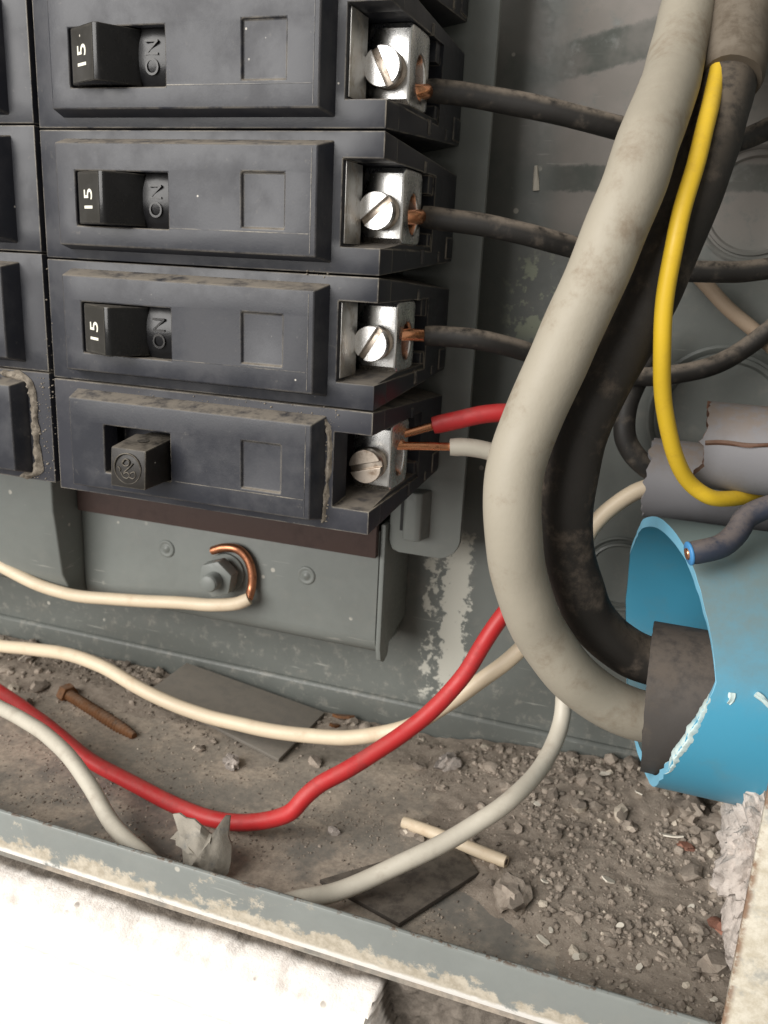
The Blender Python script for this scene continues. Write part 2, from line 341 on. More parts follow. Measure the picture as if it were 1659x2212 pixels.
# ------------------------------------------------------------------ the wall round the box
FZ, BY, LIPY = -84.0, 70.0, -22.0
def sst(a, b, v): t = max(0., min(1., (v-a)/(b-a))); return t*t*(3-2*t)
def fbm(x, y, z=0, o=4): return noise.fractal(Vector((x, y, z)), 1.0, 2.0, o)
def build_wall():
    xs = list(np.arange(-45, 135, .55)); xs = [-420, -330, -250, -190, -140, -90] + xs + [140, 150, 165, 200, 260, 340]
    zs = list(np.arange(-112, -85.2, .5)); zs = [-420, -330, -250, -200, -170] + list(np.arange(-152, -112, 1.0)) + zs + [-85.2]
    p0, p1 = at(60, 2045, -28), at(500, 2212, -28)
    V = []; 
    for z in zs:
        for x in xs:
            e = -87.7 + 1.8*fbm(x*.05, 3.1) + .35*fbm(x*.11, 7.7, 1, 2)                       # chipped upper rim
            e -= 10.5*max(0, min(1, (x - 90 - 2.5*fbm(z*.2, 1.7))/2.2))                  # piece broken away
            d = e - z
            y = -18.5 + 1.4*fbm(x*.22, z*.22, 5)
            t2 = 0.
            if d > 0:
                wd = 5.2 + 2.6*fbm(x*.05, 6.3); k = min(1., d/wd); t2 = sst(.86, 1.0, k)
                yy = -23.2 - 4.2*k**.8 + (.9*fbm(x*.09, z*.09, 2, 2) + .06*fbm(x*.7, z*.7, 3))*min(1, d/1.2); y = min(y, yy) if d > .6 else y*(1-d/.6) + yy*d/.6
                y = y*(1-t2) + t2*(-28.6 + .15*fbm(x*.03, z*.05, 9))
            s_ = (z - p0[2])*(p1[0]-p0[0]) - (x - p0[0])*(p1[2]-p0[2]); L = math.hypot(p1[0]-p0[0], p1[2]-p0[2])
            dist = abs(s_/L + .7*fbm(x*.12, 2.2)); 
            if x > -4 and t2 > .95: y += .9*max(0, 1 - dist/.9)*max(0, .55 + .9*fbm(x*.2, 8.1))
            V.append((x, y, z))
    nx = len(xs); Fc = [(j*nx+i, j*nx+i+1, (j+1)*nx+i+1, (j+1)*nx+i) for j in range(len(zs)-1) for i in range(nx-1)]
    v2, f2 = [], []
    for b in (box(164.5, 420, -24, 120, -85.2, 420), box(-420, -164.5, -28, 120, -85.2, 420), box(-164.5, 164.5, -28, 120, 262, 420)): v2, f2 = join((v2, f2), b)
    o = link('wall', mesh('wall', *join((V, Fc), (v2, f2)), MAT['wall'], 60)); tag(o, kind='structure')
    o = obj('masonry', *join(box(-170, 190, 74, 90, -110, 270), box(178, 190, -15, 74, -110, 270), box(-170, 190, -17, 74, -110, -88)), MAT['concrete'], None, 40); tag(o, kind='structure')
build_wall()

# ------------------------------------------------------------------ steel enclosure
enc = empty('panel_enclosure', (0, 0, FZ), label='dirty grey painted steel panel box set in the plaster wall', cat='electrical box')
def part(name, vf, mat, parent, bevel=0, smooth=40, seg=2, **k):
    o = obj(name, *vf, mat, parent, smooth, bevel, seg, **k)
    if parent is not None and parent.type == 'EMPTY': o.matrix_parent_inverse = Matrix.Translation(-parent.location)
    return o
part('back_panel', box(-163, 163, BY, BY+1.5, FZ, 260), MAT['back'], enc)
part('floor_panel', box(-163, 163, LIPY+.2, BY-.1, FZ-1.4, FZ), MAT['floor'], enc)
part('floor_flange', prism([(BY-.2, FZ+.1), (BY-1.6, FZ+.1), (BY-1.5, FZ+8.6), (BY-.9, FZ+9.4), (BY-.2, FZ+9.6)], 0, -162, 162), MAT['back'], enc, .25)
part('side_panel', box(-164.4, -163.1, LIPY+.2, BY+1.5, FZ-1.4, 260), MAT['paint'], enc)
part('top_panel', box(-163, 163, LIPY+.2, BY+1.4, 260.2, 261.5), MAT['paint'], enc)
# right side: knocked out where the pipes come in
part('side_panel', *[join(box(163.1, 164.4, LIPY+.2, 8, FZ-1.4, 260), box(163.1, 164.4, 8.1, BY+1.5, 48, 260), box(163.1, 164.4, 66, BY+1.5, FZ-1.4, 47.9))], MAT['paint'], enc)
def lip_poly():
    r = [(LIPY+1.4, FZ-1.2), (LIPY+1.4, -73.6), (LIPY+1.1, -73.0), (LIPY+.5, -72.7), (LIPY-.1, -72.9)]
    return r + [(LIPY-.2, -73.7), (LIPY-.15, FZ+1.4), (LIPY+.05, FZ+.2), (LIPY+.5, FZ-.8)]
part('front_lip', prism(lip_poly(), 0, -163, 152.4), MAT['lip'], enc, .15)
part('front_lip', prism([(153.2, LIPY), (164.0, LIPY), (164.0, LIPY+1.4), (153.2, LIPY+1.4)], 2, FZ-1.3, 260), MAT['rlip'], enc, .3)
def knockout(c, r, name='knockout'):
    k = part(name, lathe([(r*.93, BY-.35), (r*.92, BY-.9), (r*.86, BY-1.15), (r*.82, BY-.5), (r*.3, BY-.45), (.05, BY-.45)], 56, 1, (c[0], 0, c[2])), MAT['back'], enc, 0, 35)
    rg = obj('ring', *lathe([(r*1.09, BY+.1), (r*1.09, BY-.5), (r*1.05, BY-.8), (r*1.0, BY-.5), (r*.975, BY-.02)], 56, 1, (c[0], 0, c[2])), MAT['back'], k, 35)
knockout(at(1632, 442, BY), 12.2); knockout(at(1560, 905, BY), 16.5); knockout(at(1340, 1240, BY), 9.5)

q_ = [at(1158, v_, BY-.15) for v_ in (358, 385, 412)]
part('paint_drip', tube(q_, lambda t: .45+.4*t, 10, .4, .5), MAT['whitechip'], enc, 0, 50)
# ------------------------------------------------------------------ breaker mounting frame
frame = empty('mounting_frame', (10, 60, -52), label='grey steel mounting frame under and behind the black breakers', cat='mounting frame')
prof = [(48, -15), (48, -45.5), (48.4, -47.6), (49.6, -49.6), (51.6, -51), (55, -51.6), (69.6, -51.8), (69.6, -50.4), (55, -50.2), (52.2, -49.7), (50.5, -48.5), (49.6, -47), (49.4, -45), (49.4, -15)]
part('bracket_plate', prism(prof, 0, -32.9, 61.3), MAT['paint'], frame, .15)
part('bracket_flange', prism([(48, -13), (48, -48.5), (49.2, -52.4), (52, -54), (54.8, -53), (56, -49), (69.5, -47), (69.5, -13)], 0, 61.5, 62.9), MAT['paint'], frame, .3)
part('raised_plate', prism([(36, 6), (36, -20), (36.6, -24), (38.4, -40), (41, -45), (47, -48.6), (54, -50), (69.4, -50.4), (69.4, 6)], 0, -130, -33.2), MAT['paint'], frame, .6, seg=3)
part('insulating_strip', box(-32.4, 61.2, 45.6, 47.7, -21.8, 4), MAT['fibre'], frame, .2)
def rail():
    pts = []; R_ = 6
    for k in range(9):
        a = math.pi/2*k/8; pts.append((82.4-R_+R_*math.sin(a), -20.6+R_-R_*math.cos(a)))
    poly = [(63.2, 240), (63.2, -17.6), (64.2, -20.0), (66, -20.6)] + pts + [(82.4, 240)]
    return prism(poly, 1, 50.0, 51.6)
part('side_rail', rail(), MAT['paint'], frame, .3)
c = at(898, 1115, 47)
part('rail_tab', prism([(c[0]-3.0, 50.2), (c[0]-2.9, 45.6), (c[0]-2.2, 45.0), (c[0]+.6, 44.9), (c[0]+1.9, 45.5), (c[0]+3.2, 50.2)], 2, c[2]-6.3, c[2]+6.6), MAT['paint'], frame, .5, seg=3)
part('rail_slot', box(c[0]-4.9, c[0]-3.1, 49.5, 49.98, c[2]-5.2, c[2]+8), MAT['handle'], frame)
for px in ((360, 1185), (662, 1243)):
    c = at(*px, 48); r = 2.7
    part('dimple', lathe([(r, 48.1), (r*.97, 47.75), (r*.85, 47.55), (r*.7, 47.62), (r*.5, 47.85), (r*.42, 47.7), (r*.2, 47.3), (.03, 47.2)], 28, 1, (c[0], 0, c[2])), MAT['paint'], frame, 0, 60)
for yy in (52, ): part('standoff', box(66, 78, 51.7, 69.8, 30, 60), MAT['paint'], frame, .4)

# ------------------------------------------------------------------ breakers
W, H, PITCH = 75.3, 25.05, 25.4
ZB, ZT = 4.9, 20.4
def text_mesh(body, size, ext, mat, right, up, origin, off=0):
    cu = bpy.data.curves.new('lettering', 'FONT'); cu.body = body; cu.size = size; cu.extrude = ext; cu.align_x = 'CENTER'; cu.align_y = 'CENTER'; cu.offset = off
    cu.resolution_u = 4
    o = bpy.data.objects.new('lettering', cu); col.objects.link(o); dg = bpy.context.evaluated_depsgraph_get()
    me0 = o.evaluated_get(dg).to_mesh(); V = [tuple(v.co) for v in me0.vertices]; Fc = [tuple(p.vertices) for p in me0.polygons]
    bpy.data.objects.remove(o); bpy.data.curves.remove(cu)
    R_, U = np.array(right, float), np.array(up, float); Nn = np.cross(R_, U)
    V = [np.array(origin) + R_*v[0] + U*v[1] + Nn*v[2] for v in V]
    return mesh('lettering', V, Fc, mat, 30)
def taper(V):
    out = []
    for x, y, z in V:
        if x > 60 and y > 0:
            k = 1 - .24*min(1, y/50)*min(1, (x-60)/8); z = 12.5 + (z-12.5)*k if (z < 1 or z > 24) else z
        out.append((x, y, z))
    return out
def body_mesh(handle_kind, dusty):
    hx0, hx1 = (11.7, 33.0) if handle_kind == 0 else (15.9, 32.2)
    xs = [0, hx0, hx1, 67.3, W]; zs = [0, ZB, 6.4, 17.1, ZT, H]
    def d1(i, j):
        if i == 3 and 1 <= j <= 3: return None
        if i == 1 and j == 2: return 3.0
        return 0.0
    a = cells(xs, zs, d1, 7.2)
    xs2 = [0, 61.0, W]; zs2 = [0, ZB, ZT, H]
    b = cells(xs2, zs2, lambda i, j: 33.0 if (i == 1 and j == 1) else 7.0, 49.5)
    b2 = join(box(62, W-.5, 31, 48.5, ZB-.3, 8.6), box(62, W-.9, 35, 48, 10.6, 12.2), box(62, W-.6, 30, 48, 16.6, ZT+.3), box(W-.6, W+.45, 25.5, 26.7, 2.4, ZB+.3), box(W-.6, W+.35, 38, 39, 3, ZB), box(W-.6, W+.45, 24.5, 25.6, ZT-.2, 22.4), box(W-3, W+.3, 44, 49, 3.6, 8.2))
    ramp_ = prism([(.3, ZB-.5), (33, ZB-.5), (33, ZB+1.1), (13, ZB+1.1), (.5, ZB-.15)], 0, 61.1, W-.35)
    v, f = join((taper(a[0]), a[1]), (taper(b[0]), b[1]), ramp_, b2)
    return mesh('body', v, f, MAT['body_dusty' if dusty else 'body'], 35, .28, 2, 30)
def panel_mesh(handle_kind):
    hx0, hx1 = (11.7, 33.0) if handle_kind == 0 else (15.9, 32.2)
    xs = [7.2, hx0, hx1, 48.9, 57.7, 64.2]; zs = [2.8, 6.6, 7.5, 17.0, 17.4, 22.2]
    def d(i, j):
        if i == 1 and 1 <= j <= 2: return 1e3
        if i == 3 and 1 < j < 4 : return -3.85
        return -4.5
    V = {}; Fc = []
    v, f = cells(xs, zs, lambda i, j: None if d(i, j) > 100 else d(i, j), 2.5)
    # splay the outer skirt so that the sides slope
    nv = []
    for x, y, z in v:
        if y > 2.4 and not (hx0-.1 < x < hx1+.1 and 6.5 < z < 17.1):
            x = 5.4 if x < 8 else (66.2 if x > 64 else x); z = 1.4 if z < 3 else (24.1 if z > 22 else z)
        nv.append((x, y, z))
    return mesh('cover', nv, f, MAT['panel'], 35, .8, 3, 30)
def handle0_mesh():
    poly = [(12.2, -2.5), (12.4, -4.6), (13.2, -5.5), (21.0, -9.5), (22.0, -9.3), (22.5, -8.4), (26.6, -2.6), (26.6, 2.5), (12.2, 2.5)]
    return mesh('handle', *prism(poly, 2, 6.95, 16.75), MAT['handle'], 35, .3, 2)
def onplate_mesh():
    V = []; n = 12
    for i in range(n+1):
        z = 6.75 + (16.9-6.75)*i/n; t = (i/n-.5)*2; y = -2.2 - 1.1*(1-t*t)
        V += [(26.4, y+.2, z), (29.5, y-.25, z), (32.9, y+.3, z)]
    Fc = [(i*3+k, i*3+k+1, i*3+k+4, i*3+k+3) for i in range(n) for k in range(2)]
    V2, F2 = box(26.5, 32.9, -1.0, 2.6, 6.7, 16.95)
    return mesh('on_plate', *join((V, Fc), (V2, F2)), MAT['onplate'], 50)
def handle1_mesh():
    b = [(22.3, -2, 6.6), (31.6, -2, 6.6), (31.6, -2, 15.6), (22.3, -2, 15.6), (22.6, -12.0, 6.2), (31.0, -12.0, 6.2), (31.0, -11.4, 14.4), (22.6, -11.4, 14.4)]
    f = [(0, 3, 2, 1), (4, 5, 6, 7), (0, 1, 5, 4), (1, 2, 6, 5), (2, 3, 7, 6), (3, 0, 4, 7)]
    v2, f2 = box(23, 31, -2.5, 2.5, 7.0, 15.2)
    return mesh('handle', *join((b, f), (v2, f2)), MAT['cube'], 35, .45, 2)
def lug_mesh(z0, h):
    n = 40; yc, zc, hy, hz = 19.2, z0+h/2, 6.0, h/2; V = []; Fc = []
    out, inn = [], []
    for k in range(n):
        a = 2*math.pi*(k+.5)/n; c, s_ = math.cos(a), math.sin(a); p = 12
        q = (abs(c)**p + abs(s_)**p)**(-1/p); out.append((yc+hy*c*q, zc+hz*s_*q)); inn.append((yc+.8+3.1*c, zc-1.2+3.9*s_))
    for x in (66.3, 74.9):
        V += [(x, *p) for p in out] + [(x, *p) for p in inn]
    for k in range(n):
        j = (k+1) % n; A = 2*n
        Fc += [(k, j, A+j, A+k), (n+k, A+n+k, A+n+j, n+j), (k, n+k, n+j, j), (A+k, A+j, A+n+j, A+n+k)]
    me = mesh('lug', V, Fc, MAT['zinc'], 30, .5, 3, 50); fixn(me); return me
def screw_meshes(c, ang, mat, r=3.6, y0=8.6, y1=13.6):
    prof = [(r*.80, y1)] ; y = y1
    while y > y0+2.4: prof += [(r*.97, y-.25), (r*.86, y-.6)]; y -= .7
    prof += [(r, y0+2.0), (r, y0+1.0), (r*.97, y0+.95), (.02, y0+.95)]
    shank = mesh('screw', *lathe(prof, 36, 1, (c[0], 0, c[2])), MAT['screw_dirty'], 45); fixn(shank)
    parts = []
    for sg in (-1, 1):
        hw = .62; a0 = math.asin(hw/r); pts = [(r*math.cos(t), r*math.sin(t)) for t in np.linspace(a0, math.pi-a0, 22)]
        ca, sa = math.cos(ang), math.sin(ang)
        poly = [(c[0] + (px*sg)*ca - (pz*sg)*sa, c[2] + (px*sg)*sa + (pz*sg)*ca) for px, pz in pts]
        v, f = prism(poly, 1, y0, y0+1.15); parts.append((v, f))
    head = mesh('head', *join(*parts), mat, 0, .14, 2, 40); fixn(head)
    return shank, head
M_PANEL = [panel_mesh(0), panel_mesh(1)]; M_H0 = handle0_mesh(); M_ON = onplate_mesh(); M_H1 = handle1_mesh()
M_BODY = {(k, d): body_mesh(k, d) for k, d in ((0, 0), (1, 1), (0, 1))}
e1 = np.array([7.8, -4.0, 0]); e1 /= np.linalg.norm(e1)
nrm = -np.cross((0, 0, 1), e1)
M_15 = text_mesh('15', 4.9, .03, MAT['print'], (0, 0, 1), -e1, np.array([17.1, -7.5, 11.3]) + nrm*.06, .03)
M_FACE = mesh('rating_face', *prism([(13.3, -5.52), (20.9, -9.42), (20.88, -9.46), (13.28, -5.56)], 2, 7.2, 16.5), MAT['handle_face'], 0); fixn(M_FACE)
M_ONT = text_mesh('ON', 4.1, .22, MAT['onplate'], (0, 0, 1), (-1, 0, 0), np.array([29.7, -3.35, 11.8]), .0)
def ring_part(c, r, t, y):                      # embossed ring on the cube handle
    return tube([(c[0]+r*math.cos(a), y+(-.002), c[2]+r*math.sin(a)) for a in np.linspace(0, 2*math.pi, 25)], t, 6, .5, cap=False)
def emblem_mesh():
    y = -11.78; c = (26.8, y, 10.3); ps = [ring_part(c, 3.15, .16, y)]
    def curl(pts): return tube([(c[0]+a, y-.03, c[2]+b) for a, b in pts], .15, 6, .3)
    ps += [curl([(-1.1, 1.2), (-.4, 2.0), (.5, 1.6), (.3, .8), (-.5, .5), (-1.2, .9), (-1.0, 1.8)]),
           curl([(1.3, 1.2), (.6, .4), (-.1, -.2), (-.9, -.9)]), curl([(-1.6, -.9), (-1.0, -1.9), (0, -2.0), (.5, -1.3), (-.2, -.8), (-.9, -1.2)]),
           curl([(.7, -.9), (1.6, -.5), (1.9, -1.3), (1.2, -2.0), (.4, -1.7)]), curl([(-2.3, .2), (-1.7, -.2), (-1.9, -.7)])]
    return mesh('emblem', *join(*ps), MAT['cube'], 60)
M_EMB = emblem_mesh()
M_HOLE = mesh('pin_hole', *lathe([(1.25, 15.2), (1.25, 15.14), (.02, 15.14)], 20, 2, (27, -6.3, 0)), MAT['handle'], 40)
M_LINE = [mesh('mould_line', *b_, MAT['panel'], 0) for b_ in (box(33.3, 62.8, -4.57, -4.3, 6.75, 6.92), box(63.0, 63.12, -4.57, -4.3, 3.4, 21.6))]
LUGZ = ZB + 1.0
M_LUG = lug_mesh(LUGZ, 14.4)
M_STRAP = mesh('terminal_strap', *box(67.34, 67.62, 1.2, 9.5, ZB+.6, ZT-.3), MAT['strap'], 40, .08)
def breaker(row, kind, label, dusty=0, left=False, slot=0, screw='screw', group=None):
    z0 = row*PITCH
    e = empty('circuit_breaker', (0, 0, z0), label=label, cat='circuit breaker', group=group)
    if left: e.location = (-1.5*S, .2*S, (z0+H+.9)*S); e.rotation_euler = (0, math.pi, 0)
    link('body', M_BODY[(kind, dusty)], e); cv = link('cover', M_PANEL[kind], e); [link('mould_line', m_, cv) for m_ in M_LINE]
    if kind == 0:
        h = link('handle', M_H0, e); link('rating_face', M_FACE, h); link('lettering', M_15, h)
        p = link('on_plate', M_ON, e); link('lettering', M_ONT, p)
    else:
        h = link('handle', M_H1, e); link('emblem', M_EMB, h); link('pin_hole', M_HOLE, h)
    if not left:
        lg = link('lug', M_LUG, e); c = (70.8, 0, LUGZ + 6.0); row and link('terminal_strap', M_STRAP, e)
        a, b = screw_meshes(c, slot, MAT[screw]); sc = link('screw', a, e); link('head', b, sc)
    return e
breaker(0, 1, 'black breaker with cube-shaped handle, lowest of its stack, red and white wires', 1, slot=math.radians(15), screw='screw_dirty')
breaker(1, 0, 'black 15 amp breaker resting directly on the cube-handled breaker', 0, slot=math.radians(58))
breaker(2, 0, 'black 15 amp breaker second above the cube-handled breaker', 0, slot=math.radians(40))
breaker(3, 0, 'black 15 amp breaker third above the cube-handled breaker, screw slot leaning left', 0, slot=math.radians(-62))
breaker(4, 0, 'black breaker fourth above the cube-handled breaker, only its terminal end showing', 0, slot=math.radians(30))
LB = ['black breaker caked in grey dust, butted against the cube-handled breaker', 'black breaker end directly above the dust-caked breaker end',
      'black breaker end second above the dust-caked breaker end', 'black breaker end third above the dust-caked breaker end']
for r in range(4): breaker(r, 0, LB[r], 1 if r == 0 else 0, True)
# caked dust lying round the cover of the lowest left breaker and along the seam of the lowest right one
def rock_vf(c, r, seed, sub=1, flat=.7, rough=.35):
    bm = bmesh.new(); bmesh.ops.create_icosphere(bm, subdivisions=sub, radius=1); rg = random.Random(seed)
    ax = Matrix.Rotation(rg.random()*6.3, 3, 'Z') @ Matrix.Rotation(rg.uniform(-.5, .5), 3, 'X'); sx, sy = rg.uniform(.7, 1.3), rg.uniform(.7, 1.2); V = []
    for v in bm.verts:
        k = 1 + rough*noise.noise(v.co*1.6 + Vector((seed*1.7 % 91, 0, 0))) + rg.uniform(-.12, .12)
        q = ax @ Vector((v.co.x*sx*k*r, v.co.y*sy*k*r, v.co.z*flat*k*r)); V.append((q.x+c[0], q.y+c[1], q.z+c[2]))
    Fc = [tuple(v.index for v in f.verts) for f in bm.faces]; bm.free(); return V, Fc
def dust_strip(name, pts, wid, h, label, seed):
    C = catmull(pts, .5); V = []; Fc = []; n = 7
    for i, p in enumerate(C):
        t = C[min(i+1, len(C)-1)] - C[max(i-1, 0)]; t /= np.linalg.norm(t); sd = np.cross(t, (0, 1, 0)); sd /= np.linalg.norm(sd)
        w_ = wid*(.75 + .7*noise.noise(Vector(p)*.35 + Vector((seed, 0, 0)))) * min(1, .25+min(i, len(C)-1-i)*.3)
        for k in range(n):
            u = (k/(n-1)-.5)*2; hh = h*(1-u*u)*(.7+.9*noise.noise(Vector(p + sd*u*w_)*1.3 + Vector((seed, 1, 1)))); V.append(p + sd*u*w_*(1+.35*noise.noise(Vector(p)*1.1 + Vector((u, seed, 0)))) - np.array((0, max(-.05, hh)-.03, 0)))
    for i in range(len(C)-1):
        for k in range(n-1): Fc.append((i*n+k, i*n+k+1, (i+1)*n+k+1, (i+1)*n+k))
    me = mesh(name, V, Fc, MAT['dustcake'], 60); o = link(name, me); tag(o, label, 'dust', None, 'stuff'); return o
dust_strip('dust', [at(*p, .0) for p in ((0, 805), (40, 812), (62, 825), (72, 860), (76, 920), (80, 970), (84, 1005), (75, 1022), (45, 1028))], 1.25, 1.2, 'grey dust caked round the raised cover of the left breaker', 3)
dust_strip('dust', [at(*p, .0) for p in ((704, 905), (712, 950), (709, 1020), (703, 1080), (698, 1118), (696, 1128))], .75, .9, 'tan dust line caked down the seam beside the terminal pocket', 9)

def crumbs():
    V, Fc = [], []; rg = random.Random(21); tm = [rock_vf((0, 0, 0), 1, 400+k, 1, .8, .6) for k in range(8)]
    for (u0, u1, v0, v1, n, y) in ((72, 120, 815, 1035, 190, .15), (300, 735, 862, 905, 130, -.02), (96, 118, 560, 800, 25, .15), (640, 720, 575, 600, 12, -.02), (690, 712, 930, 1130, 60, -.02)):
        for _ in range(n):
            f = rg.random(); u = u0 + (u1-u0)*rg.random()**(1.7 if u1 == 120 else 1); v = v0 + (v1-v0)*rg.random() + (.085*(u-u0) if u1 == 735 else 0) - (17 if u1 == 735 else 0)
            q = at(u, v, y); k_ = rg.random(); rr = .07 + .22*k_**4; tv, tf = tm[rg.randrange(8)]; n0 = len(V)
            V += [(q[0]+p_[0]*rr, q[1]+p_[1]*rr, q[2]+p_[2]*rr) for p_ in tv]; Fc += [tuple(i+n0 for i in g) for g in tf]
    o = link('dust_crumbs', mesh('dust_crumbs', V, Fc, MAT['dustcake'], 0)); tag(o, 'pale dust crumbs clinging to the breaker fronts', 'dust', None, 'stuff')
crumbs()
# ------------------------------------------------------------------ wires
def px_path(*pts): return [at(u, v, y) for u, v, y in pts]
def wire(name, label, pts, r, mat, cat='wire', core=None, rc=1.15, wob=.02, group=None, n=14, seed=0, ins='insulation', coremat='copper'):
    e = empty(name, tuple(pts[0]), label=label, cat=cat, group=group)
    def ch(nm, vf, mt):
        o = obj(nm, *vf, MAT[mt], e, 60); o.matrix_parent_inverse = Matrix.Translation(-e.location); fixn(o.data); return o
    ch(ins, tube(pts, r, n, 1.2, wob, seed, jit=.2 if r < 3 else .4), mat)
    for cp in (core or []): ch('copper_core', tube(cp, rc, 12, .6, .03), coremat)
    return e
LX = 66.5
def lugpt(px, y): return at(px[0], px[1], y)
# black wires from the three upper lugs
p = px_path((922, 196, 26), (960, 199, 27), (1060, 212, 30), (1200, 243, 34), (1340, 276, 40), (1450, 300, 50), (1560, 312, 58), (1610, 300, 60), (1680, 268, 60))
wire('black_wire', 'dusty black wire from the lug with the left-leaning screw slot', p, 2.35, 'blackwire', core=[[at(868, 196, 20), at(905, 199, 22), at(930, 197, 26.2)]], wob=.05, rc=1.5)
p = px_path((912, 468, 26), (960, 475, 27), (1050, 488, 29), (1160, 512, 33), (1240, 535, 38), (1350, 565, 46), (1470, 583, 52), (1570, 588, 55), (1680, 578, 58))
wire('black_wire', 'dusty black wire leaving the lug second above the cube-handled breaker', p, 2.35, 'blackwire', core=[[at(850, 470, 20), at(890, 469, 22), at(918, 468, 26.2)]], wob=.05, seed=4, rc=1.5)
p = px_path((918, 725, 25), (960, 726, 26), (1040, 734, 28), (1140, 762, 34), (1250, 800, 44), (1370, 815, 52), (1460, 808, 55), (1540, 790, 57), (1610, 752, 60), (1690, 690, 63))
wire('black_wire', 'dusty black wire leaving the lug directly above the cube-handled breaker', p, 2.2, 'blackwire', core=[[at(845, 724, 20), at(885, 723, 22), at(925, 725, 25.2)]], wob=.05, seed=8, rc=1.35)
p = px_path((1420, 720, 57), (1385, 800, 56), (1352, 880, 55), (1352, 950, 54.5), (1385, 1000, 55), (1440, 1030, 56), (1500, 1035, 57))
wire('black_wire', 'black wire curving down into the rear grey conduit', p, 2.6, 'blackwire', wob=.04, seed=12)
# red wire of the lowest breaker, looping behind the big cables
p = px_path((936, 919, 27), (985, 908, 28), (1050, 895, 29), (1110, 893, 31), (1180, 930, 36), (1215, 1030, 42), (1200, 1150, 43), (1140, 1260, 40), (1073, 1345, 35), (1000, 1462, 30), (930, 1538, 25),
            (860, 1592, 20), (760, 1656, 13), (690, 1696, 8.5), (655, 1727, 6), (632, 1752, 4.8), (598, 1767, 4.5), (520, 1777, 4.2), (440, 1763, 5), (300, 1700, 9.5), (180, 1632, 15), (100, 1566, 19.5), (0, 1495, 25), (-90, 1440, 29))
wire('red_wire', 'red wire from the cube-handled breaker sagging across the box floor', p, 2.05, 'red', core=[[at(832, 944, 20), at(868, 938, 22.5), at(942, 918, 27.2)]], rc=.95, n=16)
p = px_path((972, 966, 28), (1010, 966, 29), (1060, 976, 31), (1130, 1010, 34), (1190, 1100, 42), (1200, 1250, 46), (1212, 1400, 45), (1218, 1500, 42), (1212, 1560, 39), (1180, 1640, 30), (1100, 1730, 15),
            (1000, 1797, 7), (900, 1850, 0), (800, 1897, -6), (720, 1928, -11), (640, 1945, -16.5), (580, 1962, -18.5))
wire('white_wire', 'off-white wire from the cube-handled breaker crossing the dirt heap', p, 2.05, 'white', core=[[at(832, 964, 20), at(880, 963, 23), at(978, 965, 28.2)]], rc=.95, n=16, seed=5)
p = px_path((1470, 1052, 56), (1405, 1052, 55), (1350, 1075, 54), (1285, 1132, 52), (1230, 1240, 50), (1180, 1340, 48), (1110, 1416, 45), (1050, 1462, 43), (980, 1512, 41), (900, 1562, 39), (860, 1577, 38), (780, 1592, 37), (690, 1592, 36.5),
            (560, 1574, 36), (400, 1532, 37), (300, 1486, 38), (220, 1440, 39.5), (150, 1414, 41), (0, 1396, 45), (-90, 1385, 47))
wire('cream_wire', 'cream wire sagging over the scrap plate from the rear grey conduit', p, 2.05, 'cream', n=16, seed=6)
p = px_path((538, 1293, 43.5), (515, 1303, 42.5), (460, 1307, 41.5), (400, 1303, 41), (250, 1294, 40), (150, 1283, 39.5), (80, 1262, 39), (0, 1221, 39), (-90, 1165, 39))
loop = px_path((458, 1190, 46.2), (484, 1183, 46.2), (514, 1187, 46.2), (535, 1208, 46.2), (545, 1242, 46.0), (543, 1270, 45.6), (537, 1294, 43.8))
wire('ground_wire', 'cream ground wire with bare copper end hooked round the grey nut', p, 1.85, 'cream', core=[loop], rc=1.25, n=16, seed=2, coremat='copper_dull')
p = px_path((-90, 1480, 17), (0, 1528, 12), (50, 1556, 8.5), (100, 1588, 5), (150, 1635, 0), (195, 1698, -5), (240, 1775, -11), (275, 1815, -15), (315, 1850, -17.5), (350, 1890, -18.3))
wire('white_wire', 'off-white wire lying over the red wire and dipping behind the lip', p, 1.95, 'white', n=16, seed=7)
p = px_path((1470, 560, 64), (1520, 610, 64), (1580, 672, 64), (1640, 725, 64), (1720, 800, 64))
wire('tan_wire', 'dull tan wire running diagonally over the back panel', p, 1.7, 'tan', seed=3)
# big cables
D_ = lambda u, v, y: (u, v, y)
grey = px_path((1510, -90, 60), (1489, 0, 50), (1459, 138, 33), (1397, 320, 9), (1355, 430, 4), (1308, 553, 2), (1215, 755, 0), (1152, 900, -1), (1118, 1000, -2), (1107, 1110, -2), (1120, 1240, 1), (1165, 1365, 6), (1235, 1460, 11), (1320, 1520, 16), (1400, 1548, 20), (1480, 1560, 23), (1600, 1565, 25))
grey_c = catmull(grey)
wire('grey_cable', 'thick grey cable bending down into the blue pipe', grey, 5.45, 'biggrey', 'cable', wob=.015, n=28, ins='jacket')
gc = bpy.data.objects['grey_cable']
for (u, v, l, ang) in ((1142, 1278, .8, .9), (1172, 1425, 1.7, -.75)):
    base = min(grey_c, key=lambda q: abs(np.dot(M[0], q-CAM)/np.dot(M[2], q-CAM)*F_PX+CX-u) + abs(np.dot(M[1], q-CAM)/np.dot(M[2], q-CAM)*F_PX+CY-v))
    dr = ray(u, v); dr /= np.linalg.norm(dr); w0 = CAM - base; bq = np.dot(dr, w0); h_ = np.dot(w0, w0)-5.42**2; ds = bq*bq-h_; tt = -bq - (math.sqrt(ds) if ds > 0 else 0); hit = CAM + dr*tt
    ax_ = M[0]*math.cos(ang) - M[1]*math.sin(ang)
    o = obj('nick', *tube([hit-ax_*l, hit+ax_*.2*l, hit+ax_*l], lambda t: .12+.42*math.sin(math.pi*min(1, max(0, t))), 8, .25, .8), MAT['whitechip'], gc, 50); o.matrix_parent_inverse = Matrix.Translation(-gc.location)
